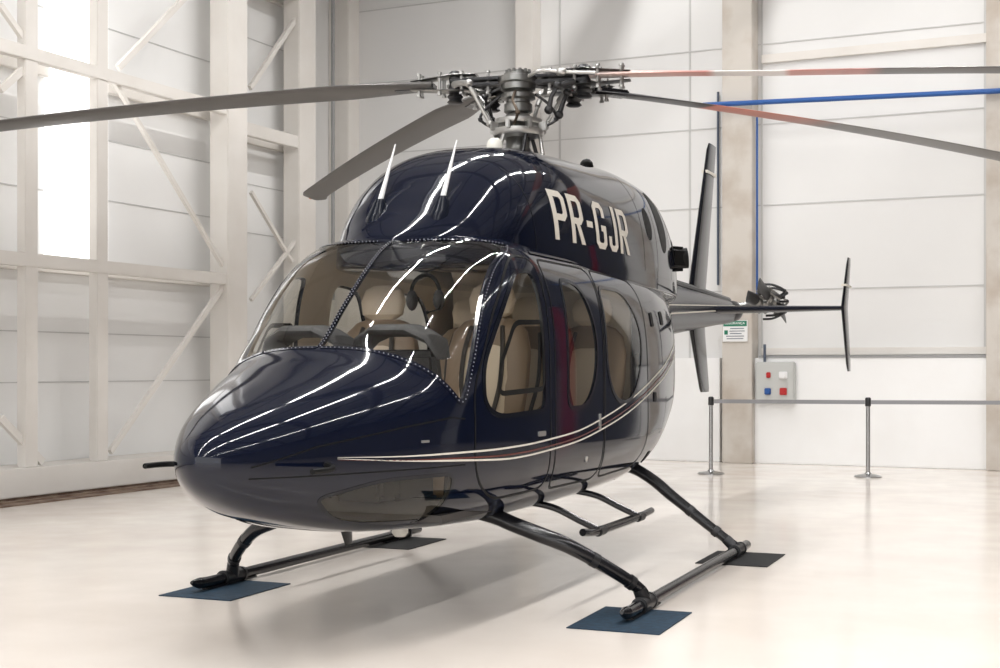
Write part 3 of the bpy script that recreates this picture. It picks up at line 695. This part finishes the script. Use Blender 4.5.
def hx(bm, x0, x1, y0, y1, z0, z1, bev=0): box(bm, ((x0+x1)/2, (y0+y1)/2, (z0+z1)/2), (abs(x1-x0), abs(y1-y0), abs(z1-z0)), bev=bev)
ZT = 9.0; AR = 24.0; YF = -34.0
bm = B(); hx(bm, -3, AR, YF, .5, -.1, 0); S(hobj('floor', bm, M['floor']))
bm = B(); hx(bm, -1.9, AR, 0, .2, 0, ZT); wb = S(hobj('wall_back', bm, M['wall']))
bm = B()
for z in (2.47, 3.69, 4.85, 6.0, 7.2): hx(bm, -1.6, AR, -.010, 0, z-.008, z+.008)
for px in (985, 762, 690, 560, 350): a = hB(0, px, 300).x; hx(bm, a-.015, a+.015, -.015, 0, 1.5, ZT)
hobj('panel_seams', bm, M['seam'], wb)
bm = B(); a0 = hB(0, 752, 0).x; hx(bm, a0+.15, AR, -.05, 0, 5.72, 5.84); hx(bm, a0+.15, AR, -.06, 0, 1.54, 1.64); hobj('wall_rail', bm, M['frame'], wb)
bm = B(); hx(bm, a0+.15, AR, -.21, 0, 1.5, 1.53); hobj('ledge_flashing', bm, M['grey_pipe'], wb)
bm = B(); a1 = hB(.2, 740, 300).x; hx(bm, a1, AR, -.2, 0, 0, 1.5, .01); hx(bm, -1.6, a1-.3, -.2, 0, 0, 1.5, .01); S(hobj('trim_1', bm, M['masonry']))
c0 = hB(.35, 722, 300).x; c1_ = hB(.35, 752, 300).x
bm = B(); hx(bm, c0, c1_, -.35, 0, 0, ZT, .01); S(hobj('trim_2', bm, M['column']))
c2 = hB(.35, 986, 300).x; bm = B(); hx(bm, c2, c2+.42, -.35, 0, 0, ZT, .01); S(hobj('trim_3', bm, M['column']))
c3 = hB(.3, 515, 30).x; bm = B(); hx(bm, c3, c3+.3, -.3, 0, 0, ZT, .01); S(hobj('trim_4', bm, M['frame']))
bm = B(); hx(bm, 10.80, 11.15, -.28, -.20, 0, 3.6, .01); S(hobj('maroon_reflection_panel', bm, M['maroon']))  # unseen maroon panel, added for the fuselage side to reflect
bm = B(); hx(bm, 11.2, 21, -.32, -.20, 0, 7.2, .01); hx(bm, 9.7, 10.75, -.32, -.20, 0, 7.2, .01); hx(bm, 10.75, 11.2, -.32, -.20, 3.65, 7.2, .01); S(hobj('dark_reflection_panel', bm, M['dark_reflection']))  # unseen dark panels, added to darken the reflections in the fuselage side
bm = B(); hx(bm, -1.9, -1.63, YF, 0, 0, ZT); S(hobj('wall_left', bm, M['wall']))
bm = B(); hx(bm, AR, AR+.2, YF, .2, 0, ZT); S(hobj('wall_right', bm, M['far_wall']))
bm = B(); hx(bm, -1.9, AR, YF, .2, ZT, ZT+.2); ceil = S(hobj('ceiling', bm, M['ceiling']))
bm = B()
for i in range(14): y = -33+i*2.5; hx(bm, -1.9, AR, y-.16, y+.16, ZT-.9, ZT-.6)
for x in range(0, 24, 2): hx(bm, x-.05, x+.05, YF, 0, ZT-.6, ZT-.5)
hobj('ceiling_truss', bm, M['truss'], ceil)
bm = B(); hx(bm, -1.63, -1.25, -.35, 0, 0, ZT, .01); S(hobj('trim_5', bm, M['frame']))
def bar(bm, p, q, w, d):           # flat steel member between two points
    p = Vector(p); q = Vector(q); L = (q-p).length; t = (q-p).normalized(); nrm = Vector((1, 0, 0)); s = t.cross(nrm).normalized()
    m3 = Matrix((nrm, s, t)).transposed(); box(bm, (p+q)/2, (d, w, L), m3)
def door_leaf(name, a, y0, y1, skin_a, posts, girts, braces, endcol, lab):
    root = empty(name, (0, 0, 0)); root.matrix_world = HM; root['kind'] = 'structure'
    bm = B(); hx(bm, skin_a-.04, skin_a, y0, y1, 0, ZT)
    hobj('door_skin', bm, M['door_skin'], root)
    bm = B()
    for z in (1.2, 1.75, 3.3, 4.0, 5.3, 6.1): hx(bm, skin_a, skin_a+.010, y0, y1, z-.006, z+.006)
    hobj('skin_seams', bm, M['seam'], root)
    bm = B(); hx(bm, skin_a, a+.06, y0, y1, 0.04, .33, .01); hobj('door_plinth', bm, M['frame'], root)
    bm = B(); hx(bm, skin_a, a+.02, y0, y1, 0, .04); hobj('plinth_shade_strip', bm, M['track'], root)  # dark strip coloured in as the shadow gap below the plinth
    for y, w in posts: bm = B(); hx(bm, a-.12, a, y-w/2, y+w/2, .33, ZT, .008); hobj('door_post', bm, M['frame'], root)
    for z, h in girts:
        bm = B(); hx(bm, a-.08, a+.012, y0, y1-.1, z-h, z, .006); hobj('door_girt', bm, M['frame'], root)
        bm = B(); hx(bm, skin_a, skin_a+.08, y0, y1-.1, z-h, z, .006); hobj('door_girt', bm, M['frame'], root)
    for p, q, w in braces: bm = B(); bar(bm, p, q, w, .05); hobj('door_brace', bm, M['frame'], root)
    for y, w in endcol: bm = B(); hx(bm, a-.25, a+.03, y-w/2, y+w/2, 0, ZT, .01); hobj('end_column', bm, M['frame'], root)
    return root
def yl(a, px): return hL(a, px, 300).y
yE = yl(0, 236)
br1 = [(hL(-.06, 112, 78), hL(-.06, 224, 268), .045), (hL(-.06, 226, 282), hL(-.06, 110, 452), .06), (hL(-.06, 0, 418), hL(-.06, 42, 462), .08), (hL(-.06, 118, 68), hL(-.06, 190, -8), .07),
       (hL(-.06, 0, 90), hL(-.06, 36, 58), .07), (hL(-.06, 0, 5), hL(-.06, 30, 48), .06), (hL(-.06, -150, 380), hL(-.06, -5, 262), .08)]
door_leaf('door_1', 0, -30, yE+.2, -.5, [(yl(0, 32), .18), (yl(0, 103), .18), (yl(0, -190), .22)], [(2.54, .14), (4.67, .14)], br1, [(yE, .42)], '')
yE2 = yl(-.8, 306)
br2 = [(hL(-.86, 250, 88), hL(-.86, 300, 12), .07), (hL(-.86, 251, 192), hL(-.86, 292, 262), .05), (hL(-.86, 251, 300), hL(-.86, 296, 240), .05)]
door_leaf('door_2', -.8, -9, yE2+.2, -1.25, [], [(4.75, .18), (6.9, .16)], br2, [(yE2, .45)], '')
bm = B(); y0w = yl(-.5, 44); y1w = yl(-.5, 100); hx(bm, -.5, -.38, y0w, y1w, 2.5, 8.5); S(hobj('window_1', bm, M['sky_window']))
bm = B(); hx(bm, .10, .38, -30, yE+1.5, 0, .012); hx(bm, .18, .22, -30, yE+1.5, 0, .03); S(hobj('trim_6', bm, M['track']))
def hpipe(name, pts, r, mt, lab, cat):
    bm = B(); tube(bm, pts, r, 10); o = hobj(name, bm, mt, smooth=True); return tag(o, lab, cat)
hpipe('blue_pipe', [hB(.42, 703, 105), hB(.42, 1100, 86)], .036, M['blue'], 'blue horizontal pipe high across the beige column on the back wall', 'pipe')
hpipe('blue_conduit', [hB(.26, 757, 112), hB(.26, 757, 300)], .015, M['blue'], 'thin blue vertical pipe just right of the beige column', 'pipe')
hpipe('grey_conduit', [hB(.05, 718, 92), hB(.05, 718, 285)], .018, M['conduit'], 'thin dark conduit running up left of the beige column', 'pipe')
hpipe('wall_conduit', [hL(-1.2, 333, 0), hL(-1.2, 333, 300)], .03, M['grey_pipe'], 'grey vertical conduit in the back left corner of the hangar', 'pipe')
# sign on the column
sc = hB(.37, 735, 331); w, h = .36, .30
sg = empty('safety_sign', (0, 0, 0)); sg.matrix_world = HM @ Matrix.Translation((sc.x, -.365, sc.z)); tag(sg, 'small green and white safety notice fixed to the beige column', 'sign')
bm = B(); box(bm, (0, 0, 0), (w, .012, h)); hobj('sign_board', bm, M['white'], sg)
bm = B(); box(bm, (0, -.008, h/2-.045), (w-.02, .004, .075)); hobj('sign_header', bm, M['green'], sg)
bm = B(); box(bm, (-w/2+.05, -.008, -.02), (.05, .004, .06)); hobj('sign_symbol', bm, M['green'], sg)
def flat_text(s, width, height, loc, mt, par, name='sign_text', line=False):
    bm = text_bm(s, .01); xs = [v.co.x for v in bm.verts]; ys = [v.co.y for v in bm.verts]; x0, x1, y0, y1 = min(xs), max(xs), min(ys), max(ys)
    for v in bm.verts: v.co = Vector((loc[0]+((v.co.x-x0)/(x1-x0)-.5)*width, loc[1], loc[2]+((v.co.y-y0)/(y1-y0)-.5)*height))
    return hobj(name, bm, mt, par)
flat_text('SEGURANÇA', w*.8, .04, (0, -.0115, h/2-.043), M['white'], sg)
bm = B()
for i, (l, dx) in enumerate(((.20, .03), (.22, .03), (.17, .01), (.26, 0), (.24, 0))): box(bm, (dx, -.008, .035-i*.036), (l, .003, .010))
hobj('sign_lines', bm, M['conduit'], sg)
# electrical box
p0 = hB(.2, 758, 402); p1 = hB(.2, 796, 362); w = p1.x-p0.x; h = p1.z-p0.z
eb = empty('electrical_box', (0, 0, 0)); eb.matrix_world = HM @ Matrix.Translation(((p0.x+p1.x)/2, -.2, (p0.z+p1.z)/2)); tag(eb, 'grey electrical switch box with red buttons on the white lower wall', 'electrical box')
bm = B(); box(bm, (0, -.06, 0), (w, .12, h), bev=.015); hobj('enclosure', bm, M['box'], eb)
for (x, z, a_, b_, mm) in ((-.09, .10, .06, .08, 'red'), (.12, -.13, .10, .10, 'red'), (-.10, -.13, .09, .09, 'blue'), (.12, .10, .12, .10, 'white')):
    bm = B(); box(bm, (x, -.13, z), (a_, .03, b_), bev=.008); cyl(bm, (x, -.14, z), (x, -.165, z), a_*.35, seg=14); hobj('socket_cover', bm, M[mm], eb)
bm = B(); cyl(bm, (-.16, -.06, h/2), (-.16, -.06, h/2+.25), .02, seg=8); hobj('cable_gland', bm, M['conduit'], eb)
# stanchions
def W(px, py): zc = F*HC/(py-HY); return CAM + R_*((px-500)/F*zc) + D_*zc - Vector((0, 0, HC))
posts = [W(711, 474), W(868, 477), W(1040, 479)]
labs = ['chrome belt barrier post in front of the beige column', 'chrome belt barrier post standing alone in front of the white lower wall', 'chrome belt barrier post beyond the right edge of the picture']
for i, p in enumerate(posts):
    e = empty('barrier_post', p); tag(e, labs[i], 'barrier post', 'belt barrier posts along the back wall')
    bm = B(); lathe(bm, [(.17, .0), (.17, .012), (.15, .022), (.05, .04), (.03, .06)], seg=32); obj('base', bm, M['chrome'], e)
    bm = B(); cyl(bm, (0, 0, .05), (0, 0, .90), .026, seg=20); obj('pole', bm, M['chrome'], e)
    bm = B(); lathe(bm, [(.034, .88), (.036, .885), (.036, .975), (.03, .985), (.02, .99)], seg=20); obj('belt_cassette', bm, M['steel_dark'], e)
    if i < 2:
        q = posts[i+1]-p; L = q.length; t = q.normalized(); m3 = Matrix((t, Vector((0, 0, 1)).cross(t), Vector((0, 0, 1)))).transposed()
        bm = B(); box(bm, q/2+Vector((0, 0, .93)), (L-.076, .004, .05), m3); obj('belt', bm, M['belt'], e)
# mats
for (x, y, k, lab) in ((1.42, -1.24, 'mat_blue', 'blue square mat under the front end of the left-hand skid'), (1.47, 1.34, 'mat_blue', 'blue square mat under the front end of the right-hand skid'),
                       (-1.1, 1.39, 'mat_black', 'black mat under the rear end of the right-hand skid'), (-1.0, -1.26, 'mat_black', 'black mat under the rear end of the left-hand skid')):
    bm = B(); box(bm, (0, 0, .003), (.68, .50, .006), bev=.001); o = obj('floor_mat', bm, M[k], None, False); o.location = (x, y, 0); tag(o, lab, 'mat')

# ================================================================== LIGHT, CAMERA
def area(loc, sx, sy, power, rot=(0, 0, 0), col=(1, 1, 1)):
    l = bpy.data.lights.new('ceiling_or_front_fill', 'AREA'); l.shape = 'RECTANGLE'; l.size = sx; l.size_y = sy; l.energy = power; l.color = col
    o = bpy.data.objects.new('ceiling_or_front_fill', l); COL.objects.link(o); o.matrix_world = HM @ Matrix.Translation(loc) @ Matrix.Rotation(rot[2], 4, 'Z') @ Matrix.Rotation(rot[0], 4, 'X') @ Matrix.Rotation(rot[1], 4, 'Y')
for a in (4.2, 8.6, 14.5): area((a, -17, ZT-.15), .08, 31, 800, col=(1, .99, .975))
area((10, YF, 3.5), 20, 6.5, 2800, (-PI/2, 0, 0), (1, .99, .98))  # fill lamp added behind the camera, imitating daylight through an open hangar front
w = bpy.data.worlds.new('World'); scn.world = w; w.use_nodes = True
w.node_tree.nodes['Background'].inputs[0].default_value = (1, .995, .985, 1); w.node_tree.nodes['Background'].inputs[1].default_value = 1.2
cd = bpy.data.cameras.new('Camera'); cam = bpy.data.objects.new('Camera', cd); COL.objects.link(cam)
cd.sensor_width = 36; cd.lens = F*36/1000; cd.shift_y = .034; cd.clip_start = .05
cam.matrix_world = Matrix(((R_.x, 0, -D_.x, CAM.x), (R_.y, 0, -D_.y, CAM.y), (0, 1, 0, CAM.z), (0, 0, 0, 1)))
scn.camera = cam
scn.view_settings.view_transform = 'Standard'
scn.view_settings.exposure = .87
